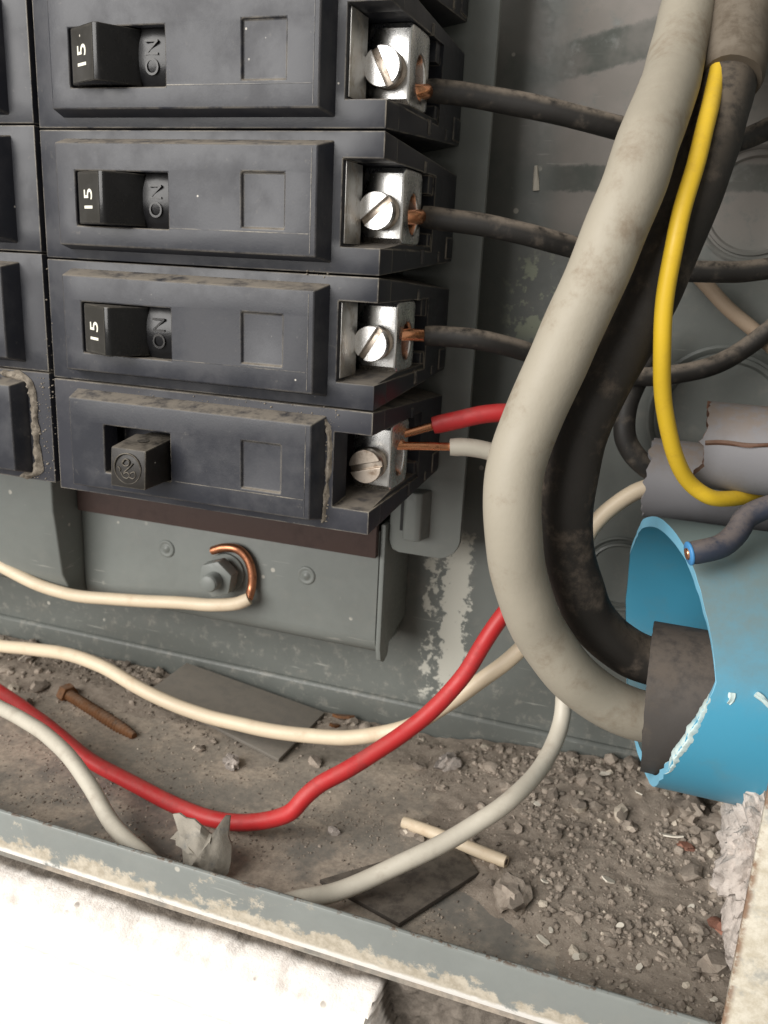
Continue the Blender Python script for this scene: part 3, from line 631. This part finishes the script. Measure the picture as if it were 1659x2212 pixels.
blk = px_path((1625, -90, 58), (1603, 0, 52), (1577, 150, 40), (1538, 310, 26), (1462, 500, 17), (1378, 690, 14), (1300, 830, 13), (1248, 960, 13), (1226, 1100, 14), (1237, 1230, 17), (1282, 1340, 22), (1350, 1405, 26), (1420, 1432, 28), (1500, 1445, 29), (1600, 1450, 30))
bc = wire('black_cable', 'thick black cable behind the grey cable, entering the blue pipe', blk, 5.3, 'bigblack', 'cable', wob=.03, n=24, ins='jacket', seed=3)
sh = tube(px_path((1629, -90, 56.5), (1607, 0, 50.5), (1590, 90, 43.5), (1577, 176, 36.5)), 6.3, 24, 1, .05, 5)
o = obj('dusty_sleeve', *sh, MAT['sheath'], bc, 60, label='brown dusty sleeve over the top of the cable'); o.matrix_parent_inverse = Matrix.Translation(-bc.location); fixn(o.data)
p = px_path((1556, 120, 38), (1544, 182, 30.5), (1526, 260, 20), (1504, 350, 14), (1463, 500, 8), (1438, 630, 8), (1430, 760, 10), (1436, 880, 15), (1458, 985, 20), (1490, 1044, 24), (1530, 1072, 26), (1575, 1077, 30), (1630, 1066, 38), (1680, 1040, 48))
wire('yellow_wire', 'yellow wire hanging in front of the grey conduits', p, 1.62, 'yellow', n=16, seed=1)
# cut wire resting on the pipe
p = px_path((1487, 1196, 7), (1520, 1190, 8), (1560, 1178, 10), (1592, 1150, 13), (1612, 1118, 16), (1650, 1098, 18), (1720, 1080, 20))
cw = wire('cut_wire', 'dusty blue-black wire with cut copper end lying on the blue pipe', p, 2.25, 'bluewire', n=18)
d = np.array(p[0]) - np.array(p[1]); d /= np.linalg.norm(d)
for nm, r0, a, b, mt in (('insulation_end', 2.3, -.5, .12, 'bluecut'), ('copper_core', 1.15, -.4, .45, 'copper')):
    o = obj(nm, *tube([p[0]+d*a, p[0]+d*(a+b)/2, p[0]+d*b], r0, 18, .2, .04), MAT[mt], cw, 50); o.matrix_parent_inverse = Matrix.Translation(-cw.location); fixn(o.data)

# ------------------------------------------------------------------ pipes
def shell(cy, cz, ro, ri, x1, cut, n=72, m=24, flat=None):
    V = []; Fc = []
    for ring in range(m+1):
        for k in range(n):
            a = 2*math.pi*k/n; x0 = cut(a); x = x0 + (x1-x0)*(ring/m)**1.6
            V.append((x, cy+ro*math.cos(a), cz+ro*math.sin(a)))
    for ring in range(m+1):
        for k in range(n):
            a = 2*math.pi*k/n; x0 = cut(a); x = x0 + (x1-x0)*(ring/m)**1.6
            V.append((x, cy+ri*math.cos(a), cz+ri*math.sin(a)))
    B = (m+1)*n
    for ring in range(m):
        for k in range(n):
            j = (k+1) % n; Fc += [(ring*n+k, (ring+1)*n+k, (ring+1)*n+j, ring*n+j), (B+ring*n+k, B+ring*n+j, B+(ring+1)*n+j, B+(ring+1)*n+k)]
    rim = [(k, (k+1) % n, B+(k+1) % n, B+k) for k in range(n)]
    return V, Fc, rim
def pipe(name, label, cy, cz, ro, ri, x1, cut, mat, rimmat, cat='pipe', n=96):
    V, Fc, rim = shell(cy, cz, ro, ri, x1, cut, n)
    e = empty(name, (x1, cy, cz), label=label, cat=cat)
    part('tube', (V, Fc), MAT[mat], e, 0, 50)
    B = len(V)//2; rv = [V[k] for k in range(n)] + [V[B+k] for k in range(n)]
    # cut edge as a thin closed ring
    rv2 = [(x-.02-.25*abs(fbm(y*.6, z*.6, 3)), y, z) for x, y, z in rv]
    part('cut_edge', (rv2 + rv, [(k, (k+1) % n, n+(k+1) % n, n+k) for k in range(n)] + [(k, 2*n+k, 2*n+(k+1) % n, (k+1) % n) for k in range(n)]), MAT[rimmat], e, 0, 50)
    return e
PY, PZ, PR = 27.0, -25.0, 28.6
CUT = ([0, 30, 60, 90, 115, 134, 149.5, 166, 177.5, 190, 201, 223, 250, 270, 300, 330, 360],
       [124.8, 124.5, 126.8, 131.8, 137.0, 140.2, 142.8, 144.7, 142.8, 140.9, 139.4, 137.7, 136.2, 134.2, 129.5, 126.9, 124.8])
def cut_blue(a):
    y, z = math.cos(a), math.sin(a); g = math.degrees(a) % 360
    torn = sst(166, 178, g)*sst(240, 205, g)
    return float(np.interp(g, *CUT)) + .10*fbm(y*14, z*14, 1) + .06*fbm(y*40, z*40, 5) + .55*torn*fbm(y*13, z*13, 2)
bp = pipe('blue_pipe', 'sky blue plastic pipe with torn cut end entering through the side', PY, PZ, PR, PR-2.3, 186, cut_blue, 'bluepipe', 'bluerim')
# torn, whitish lip of the lower front edge
V = []; n_ = 60
for i in range(n_):
    f = i/(n_-1); a = math.radians(171 + 42*f); k = .68*math.sin(math.pi*f)**.6; q1, q2 = noise.noise(Vector((i*.31, 2, 3))), noise.noise(Vector((i*.8, 5, 1)))
    x = cut_blue(a); ro = PR+.05; ri = PR-2.4
    P3 = lambda rad, dx: (x+dx, PY+rad*math.cos(a), PZ+rad*math.sin(a))
    V += [P3(ri, -.1), P3(ri+.8, -k*(.55+.5*q1)), P3(ro-.5, -k*(.45+.5*q2)), P3(ro+.35*k+.3*k*q1, k*.35), P3(ro+.25*k+.25*k*q2, k*(1.0+1.1*q1)), P3(ro-.12, k*(1.7+1.5*q1)+.15)]
Fc = [(i*6+k, i*6+k+1, (i+1)*6+k+1, (i+1)*6+k) for i in range(n_-1) for k in range(5)]
part('torn_edge', (V, Fc), MAT['blueflake'], bp, 0, 50)
for (u, v, du, dv) in ((1574, 1520, 9, -24), (1632, 1500, 30, 26)):
    q0, q1 = at(u, v, -1.2), at(u+du, v+dv, -.8)
    part('scuff', tube([q0, q0*.6+q1*.4+np.array((.3, -.1, 0)), q1], .5, 9, .25, 1.2), MAT['blueflake'], bp)
pipe('dark_tube', 'dusty black plastic tube inside the blue pipe, holding the two thick cables', 24.0, -34.8, 16.2, 14.6, 183, lambda a: 133.2 - .9*math.sin(a) + .16*fbm(math.cos(a)*4, math.sin(a)*4, 6), 'innertube', 'innertube', 'tube', 80)
ca = at(1526, 965, 36); 
pipe('grey_conduit', 'grey plastic conduit with ragged brown glue edge above the blue pipe', 36, ca[2]+.4, 9.2, 7.6, 184, lambda a: 137.2 + 1.0*math.cos(a) + 1.6*fbm(math.cos(a)*2.6, math.sin(a)*2.6, 4), 'greypipe', 'glue', 'conduit', 80)
cb = at(1404, 1032, 55)
pipe('grey_conduit', 'rear grey plastic conduit taking in the cream wire', 56, cb[2]-.2, 9.6, 8.0, 184, lambda a: 126.6 + .6*math.cos(a) + 1.2*fbm(math.cos(a)*3, math.sin(a)*3, 8), 'greypipe', 'greypipe', 'conduit', 80)
gl = [(x, 36-9.35*math.cos(t), ca[2]+.4+9.35*math.sin(t)) for x, t in zip(np.linspace(137, 172, 16), np.linspace(.22, .50, 16) + .02*np.sin(np.arange(16)*1.3))]
og = obj('glue_bead', *tube(gl, .45, 8, .5, .9), MAT['glue'], None, 60)
gp = [o for o in bpy.data.objects if o.name.startswith('grey_conduit') and 'ragged' in o.get('label', '')][0]; og.parent = gp; og.matrix_parent_inverse = Matrix.Translation(-gp.location)

# ------------------------------------------------------------------ stud with nut
c = at(483, 1238, 48); cx_, cz_ = c[0]+1.2, c[2]+.6
st = empty('stud_bolt', (cx_, 48, cz_), label='grey painted threaded stud with hex nut on the bracket plate', cat='bolt')
prof = [(2.5, 47.9)]; y = 47.5
while y > 37.6: prof += [(2.55, y), (2.25, y-.35)]; y -= .7
prof += [(2.3, 37.2), (1.9, 36.9), (.02, 36.9)]
o = part('shank', lathe(prof, 28, 1, (cx_, 0, cz_)), MAT['paint'], st, 0, 50); fixn(o.data)
hexa = [(cx_+5.5*math.cos(math.pi/3*k+.35), cz_+5.5*math.sin(math.pi/3*k+.35)) for k in range(6)]
o = part('nut', prism(hexa, 1, 41.0, 45.2), MAT['paint'], st, .35); fixn(o.data)
o = part('washer', lathe([(5.6, 47.8), (5.7, 47.5), (5.6, 47.2), (2.6, 47.2)], 32, 1, (cx_, 0, cz_)), MAT['paint'], st, 0, 40); fixn(o.data)

# ------------------------------------------------------------------ dirt on the floor
def heap(x, y):
    edge_ = 84 - 8*sst(10, 60, y) + 34*sst(14, -6, y) + 5*fbm(x*.06, y*.06, 2)
    right = sst(edge_-4, edge_+34, x)
    h = right*(3.2 + 4.2*sst(100, 158, x)*sst(10, 60, y) + 2.0*sst(30, 66, y))
    h += 3.0*sst(36, 62, y)*sst(36, -30, x) + 1.5*sst(44, 64, y)*sst(0, 50, x)*sst(110, 80, x)                        # rubble along the back on the left
    h += (.55*fbm(x*.22, y*.22, 7, 5) + .30*fbm(x*.9, y*.9, 3, 4))*min(1, h)
    return h - .45
def build_dirt():
    xs = np.arange(-95, 162.5, .8); ys = np.arange(-20.2, 68.0, .8); nx = len(xs)
    V = [(x, y, FZ + max(-.6, heap(x, y))) for y in ys for x in xs]
    Fc = [(j*nx+i, j*nx+i+1, (j+1)*nx+i+1, (j+1)*nx+i) for j in range(len(ys)-1) for i in range(nx-1)
          if max(V[j*nx+i][2], V[j*nx+i+1][2], V[(j+1)*nx+i][2], V[(j+1)*nx+i+1][2]) > FZ-.5]
    o = link('dirt', mesh('dirt', V, Fc, MAT['soil'], 60)); tag(o, 'brown grey dirt heaped over the floor of the box', 'dirt', None, 'stuff')
build_dirt()
def gravel():
    V, Fc = [], []; rg = random.Random(5); cnt = 0; tries = 0
    T = rock_vf((0, 0, 0), 1, 3, 1)
    tmpl = [rock_vf((0, 0, 0), 1, s_, 1, rg.uniform(.45, .9), .5) for s_ in range(40)]
    while cnt < 15000 and tries < 150000:
        tries += 1; x = rg.uniform(-95, 161); y = rg.uniform(-19.5, 66.5); h = heap(x, y)
        dens = (.10 if h < 0 else .22 + .45*sst(.5, 4, h)); dens *= .55 + .9*noise.noise(Vector((x*.07, y*.07, 4)))
        if h < 0 and fbm(x*.08, y*.08, 12) > .0: dens += .16
        if rg.random() > dens: continue
        r = .10 + .34*rg.random()**4 + (1.1*rg.random()**9 if h > .8 else 0)
        if y > 40 and x < 40 and rg.random() < .2: r *= 1.9
        if y > 38 and x > 80 and rg.random() < .07: r *= 2.3
        z = FZ + max(0, h) + r*.22; tv, tf = tmpl[cnt % 40]; a = rg.random()*6.28; ca_, sa_ = math.cos(a), math.sin(a); n0 = len(V)
        V += [(x+(p[0]*ca_-p[1]*sa_)*r, y+(p[0]*sa_+p[1]*ca_)*r, z+p[2]*r) for p in tv]; Fc += [tuple(i+n0 for i in f) for f in tf]; cnt += 1
    o = link('gravel', mesh('gravel', V, Fc, MAT['rock'], 0)); tag(o, 'grit and small rubble scattered over the dirt', 'gravel', None, 'stuff')
gravel()
def floor_pt(u, v, lift=0):
    z = FZ
    for _ in range(6):
        q = atz(u, v, z); z = FZ + max(0, heap(q[0], q[1])) + lift
    return atz(u, v, z)
SG = 'stones lying in the dirt'; SL = 'small grey-brown stone lying loose on the dirt heap'
def stone(u, v, r, seed, label=SL, group=SG, flat=.65, mat='rock', sub=2, cat='stone', name='stone'):
    q = floor_pt(u, v); vf = rock_vf((0, 0, 0), r, seed, sub, flat, .55)
    o = link(name, mesh(name, *vf, MAT[mat], 30)); o.location = (q[0]*S, q[1]*S, (q[2]+r*flat*.45)*S); tag(o, label, cat, group)
    return o
for i, (u, v, r) in enumerate([(1060, 1660, 2.2), (905, 1660, 1.8), (1180, 1690, 2), (1250, 1745, 2.3), (1360, 1790, 2.0), (1120, 1795, 1.6), (1410, 1700, 3.2), (1545, 1700, 2.6), (1565, 1790, 3.0), (1340, 1760, 2.5),
                               (1290, 1690, 2.2), (880, 1800, 1.6), (905, 1812, 1.4), (1560, 1925, 2.6), (1575, 2000, 2.2), (1510, 2010, 1.6), (1470, 2040, 1.8), (1545, 2090, 3.0), (1490, 1890, 2.2), (1080, 1930, 1.2), (1040, 1745, 1.5), (955, 1705, 1.4), (1200, 1800, 1.5), (1180, 1590, 1.5), (1080, 1620, 1.6), (1440, 1760, 1.7)]):
    lab = ('small stone in the dirt close to the mortar lump', 'stones by the mortar lump') if u > 1450 else ('small stone below the white wire near the cream offcut', 'stones by the offcut') if v > 1780 and u < 1300 else \
          ('small stone at the back edge of the dirt, behind the white wire', 'stones behind the white wire') if u < 1215 else ('small stone on the dirt heap below the thick cable bend', 'stones below the cable bend')
    stone(u, v, r, 50+i, *lab)
BL = 'pale crumbled stone among the rubble along the foot of the back panel'; BG = 'stones along the back'
for i, (u, v, r) in enumerate([(60, 1425, 2.2), (15, 1450, 2.0), (180, 1440, 2.2), (235, 1455, 1.8), (320, 1462, 2.0), (85, 1488, 2.6), (60, 1525, 2.2), (30, 1490, 1.7), (375, 1465, 1.6), (280, 1450, 1.5), (760, 1562, 1.8), (790, 1575, 1.6), (680, 1650, 2.2), (430, 1620, 1.5), (460, 1605, 1.3)]):
    stone(u, v, r, 90+i, BL, BG)
stone(1490, 1755, 5.4, 201, 'largest flat-topped grey stone under the open end of the blue pipe', None, .62, 'rock', 3)
stone(1105, 1950, 5.0, 202, 'pointed brown stone beyond the end of the cream wire offcut', None, .8, 'rock', 3)
stone(968, 1655, 3.2, 203, 'pale rounded stone in the dirt below the red and cream wires', None, .7, 'mortar', 3)
stone(500, 1655, 2.6, 204, 'pale two-lobed crumb standing alone on the dusty floor above the red wire', None, .8, 'mortar', 3)
stone(720, 1800, 1.4, 208, 'small pale crumb alone on the bare floor below the kinked red wire', None, .9, 'mortar', 2)
stone(1560, 2005, 2.4, 205, 'reddish brick fragment against the right side lip', None, .5, 'brick', 2, 'brick fragment', 'brick_fragment')
stone(1480, 1830, 2.0, 206, 'thin brown brick sliver in the dirt beside the white flake', None, .4, 'brick', 2, 'brick fragment', 'brick_fragment')
stone(1590, 1770, 5.0, 207, 'dark stone wedged between the mortar lump and blue pipe', None, .7, 'rock', 3)
FLG = 'white paint flakes on the dirt'; FLL = 'small white paint flake in the middle of the dirt heap'
def flake(u, v, l, w_, ang, seed, label=FLL, group=FLG, mat='whitechip', th=.35):
    q = floor_pt(u, v, .5); rg = random.Random(seed); n = 9
    poly = [(l*(1+rg.uniform(-.3, .2))*math.cos(t), w_*(1+rg.uniform(-.3, .2))*math.sin(t)) for t in np.linspace(0, 2*math.pi, n, endpoint=False)]
    ca_, sa_ = math.cos(ang), math.sin(ang); poly = [(a*ca_-b*sa_, a*sa_+b*ca_) for a, b in poly]
    vf = prism(poly, 2, 0, th); vf = ([(x, y, z + .22*(x*x+y*y)/max(l, w_)*.5) for x, y, z in vf[0]], vf[1])
    me = mesh('paint_flake', *vf, MAT[mat], 30); fixn(me); o = link('paint_flake', me); o.location = tuple(c_*S for c_ in q); o.rotation_euler = (rg.uniform(-.5, .5), rg.uniform(-.4, .4), 0)
    tag(o, label, 'paint flake', group)
for i, (u, v, l, w_, a) in enumerate([(1312, 1902, 1.7, 1.2, .3), (1175, 1905, 1.1, .7, .3), (1172, 2032, 1.4, .9, -.2), (1245, 2068, 1.0, .8, .4), (1380, 2090, 1.0, .6, 1.2), (1540, 2160, 1.2, .7, -.6), (1340, 2000, .9, .6, .5), (1190, 2012, 1.1, .5, 1.9), (1140, 1935, .7, .4, .4), (1495, 1960, .9, .6, .2),
                                      (1160, 1738, 1.0, .7, .2), (870, 1930, 1.0, .6, .8), (815, 1968, 1.2, .8, .1), (590, 1760, .8, .8, 0), (165, 1805, .9, .6, .1)]):
    lab = ('small white flake on the floor in front of the dirt heap', 'white flakes off the heap') if u < 900 else ('small white paint flake on the dirt heap near the lip', 'white flakes near the lip') if v > 1990 else (FLL, FLG)
    flake(u, v, l, w_, a, 300+i, *lab)
flake(1450, 1808, 3.4, 1.0, -.25, 340, 'long white paint flake in the dirt beside the brick sliver', None)
flake(1300, 1672, 2.6, .8, .05, 341, 'thin white flake lying at the foot of the back panel under the cable bend', None)
flake(1378, 1715, 1.0, 2.0, .2, 342, 'upright white sliver under the mouth of the blue pipe', None)

# dust crumbs on the lip and tiny debris count as one scatter
# ------------------------------------------------------------------ loose things on the floor
# wire offcut: a hollow piece of insulation
a_, b_ = floor_pt(872, 1776, 1.6), floor_pt(1094, 1862, 1.7)
oc = empty('wire_offcut', tuple(a_), label='short cream wire offcut lying on the dirt under the white wire', cat='wire offcut')
def och(nm, vf, mt):
    o = obj(nm, *vf, MAT[mt], oc, 50); o.matrix_parent_inverse = Matrix.Translation(-oc.location); fixn(o.data)
och('insulation', tube([a_, (a_*2+b_)/3+np.array((0, 0, .2)), (a_+2*b_)/3, b_], 1.55, 16, 1, .05), 'cream')
dd = (b_-a_)/np.linalg.norm(b_-a_); och('hollow_end', tube([b_-dd*.3, b_, b_+dd*.06], .75, 12, .1, .0), 'fibre')
# rusty bolt
a_, b_ = floor_pt(150, 1502, 1.2), floor_pt(290, 1590, .8); dd = (b_-a_)/np.linalg.norm(b_-a_)
rb = empty('rusty_screw', tuple(b_), label='rusty brown screw lying in rubble near the scrap plate', cat='screw')
def rch(nm, vf, bev=0):
    o = obj(nm, *vf, MAT['rust'], rb, 45, bev); o.matrix_parent_inverse = Matrix.Translation(-rb.location); fixn(o.data)
rch('shank', tube([a_, (a_+b_)/2, b_], lambda t: (1.75 + .22*math.sin(t*150))*(1-.35*max(0, (t-.8)/.2)), 14, .35, .12))
rch('head', tube([a_-dd*2.6, a_-dd*1.2, a_+dd*.4], 3.3, 6, .6, .12))
# scrap steel plate leaning on the back flange
q = [at(403, 1431, 65.5), at(702, 1538, 65.5), at(602, 1640, 37), at(318, 1494, 48)]
q[2][2] = max(q[2][2], FZ+.6); q = [np.array(p_) for p_ in q]; nn = np.cross(q[1]-q[0], q[3]-q[0]); nn /= np.linalg.norm(nn)
if nn[2] < 0: nn = -nn
V = [p_ for p_ in q] + [p_ - nn*1.3 for p_ in q]
o = obj('scrap_plate', V, [(0, 1, 2, 3), (7, 6, 5, 4)] + [(i, i+4, (i+1) % 4+4, (i+1) % 4) for i in range(4)], MAT['scrap'], None, 40, .2); fixn(o.data)
tag(o, 'flat dusty grey steel scrap plate lying under the cream wire', 'scrap plate')
# dark steel strip by the lip
q = [floor_pt(690, 1905, .9), floor_pt(985, 1815, .9), floor_pt(1034, 1882, .9), floor_pt(862, 2000, .9)]
q = [np.array((p_[0], p_[1], FZ+1.6+.35*i)) for i, p_ in zip((0, 1.5, 1.5, 0), q)]
V = q + [p_ - np.array((0, 0, 1.2)) for p_ in q]
o = obj('steel_strip', V, [(0, 1, 2, 3), (7, 6, 5, 4)] + [(i, i+4, (i+1) % 4+4, (i+1) % 4) for i in range(4)], MAT['darksteel'], None, 40, .2); fixn(o.data)
tag(o, 'dark brown steel strip lying under the white wire by the lip', 'steel strip')
# rust flakes behind the cream wire
for i, (u, v, l, w_, a) in enumerate([(740, 1552, 3.2, 1.6, .2), (800, 1545, 2.6, 1.3, -.4), (835, 1552, 2.0, 1.3, .4), (540, 1590, 2.2, 1.2, .1), (720, 1570, 2.0, 1.0, .9)]):
    flake(u, v, l, w_, a, 360+i, 'rust-brown scale flake beside the cream wire', 'rust flakes', 'rust', .8)
for i, (u, v) in enumerate([(1025, 2042), (1155, 2100)]): pass
# crumpled putty skin standing against the lip
def putty():
    out = [(0, -1), (2.6, -1.2), (4.6, -.3), (6.0, 1.5), (6.3, 4.0), (5.8, 6.5), (5.1, 8.6), (4.6, 12.2), (3.9, 12.4), (3.6, 9.4), (2.6, 8.2), (1.2, 8.6), (-.2, 10.2), (-2.2, 11.0), (-4.4, 10.6), (-6.0, 11.2), (-7.6, 10.6), (-6.4, 9.4), (-5.6, 8.0), (-7.4, 5.8), (-5.0, 6.4), (-4.2, 4.6), (-3.4, 2.0), (-2.0, .2)]
    n = len(out); rings = 7; V = []; Fc = []; cx0, cz0 = .6, 4.8
    for side in (0, 1):
        for k in range(rings):
            f = 1 - k/rings
            for (a, b) in out:
                x, z = cx0+(a-cx0)*f, cz0+(b-cz0)*f
                y = -2.6*(1-f*f) + 1.7*noise.noise(Vector((x*.45, z*.45, 4))) + 1.0*noise.noise(Vector((x*1.1, z*1.1, 9))) + side*(.7+1.5*(1-f)) + .28*abs(x)
                V.append((x, y, z))
        V.append((cx0, -2.6+side*2.2, cz0))
    m = rings*n+1
    for side in (0, 1):
        o_ = side*m
        for k in range(rings-1):
            for i in range(n):
                j = (i+1) % n; Fc.append((o_+k*n+i, o_+k*n+j, o_+(k+1)*n+j, o_+(k+1)*n+i))
        for i in range(n): Fc.append((o_+(rings-1)*n+i, o_+(rings-1)*n+(i+1) % n, o_+m-1))
    Fc += [(i, (i+1) % n, m+(i+1) % n, m+i) for i in range(n)]
    me = mesh('putty_lump', V, Fc, MAT['putty'], 50); fixn(me); o = link('putty_lump', me); tag(o, 'crumpled pale grey putty skin with pointed tips behind the lip', 'putty')
    me.transform(Matrix.Scale(1.14, 4)); q = at(424, 1870, -13.5); o.location = (q[0]*S, q[1]*S, (FZ+1.2)*S); o.rotation_euler = (-.35, 0, .15)
putty()
# mortar lump squeezed through the side opening
def mortar():
    bm = bmesh.new(); bmesh.ops.create_icosphere(bm, subdivisions=6, radius=1); V = []
    c0 = at(1668, 1850, 3)
    for v in bm.verts:
        d = v.co; k = 1 + .42*noise.noise(d*1.5+Vector((3, 1, 4))) + .20*noise.noise(d*4+Vector((8, 0, 0))) + .15*noise.noise(d*8) + .09*noise.noise(d*19) + .05*noise.noise(d*45) - .16*max(0, noise.noise(d*7+Vector((5, 5, 5)))-.15)
        V.append((c0[0]+2.5+d.x*11*k, c0[1]+3+d.y*17*k, c0[2]-1+d.z*19*k))
    Fc = [tuple(v.index for v in f.verts) for f in bm.faces]; bm.free()
    o = obj('mortar_lump', V, Fc, MAT['mortar'], None, 60); tag(o, 'rough pale mortar lump bulging behind the right side lip', 'mortar')
mortar()
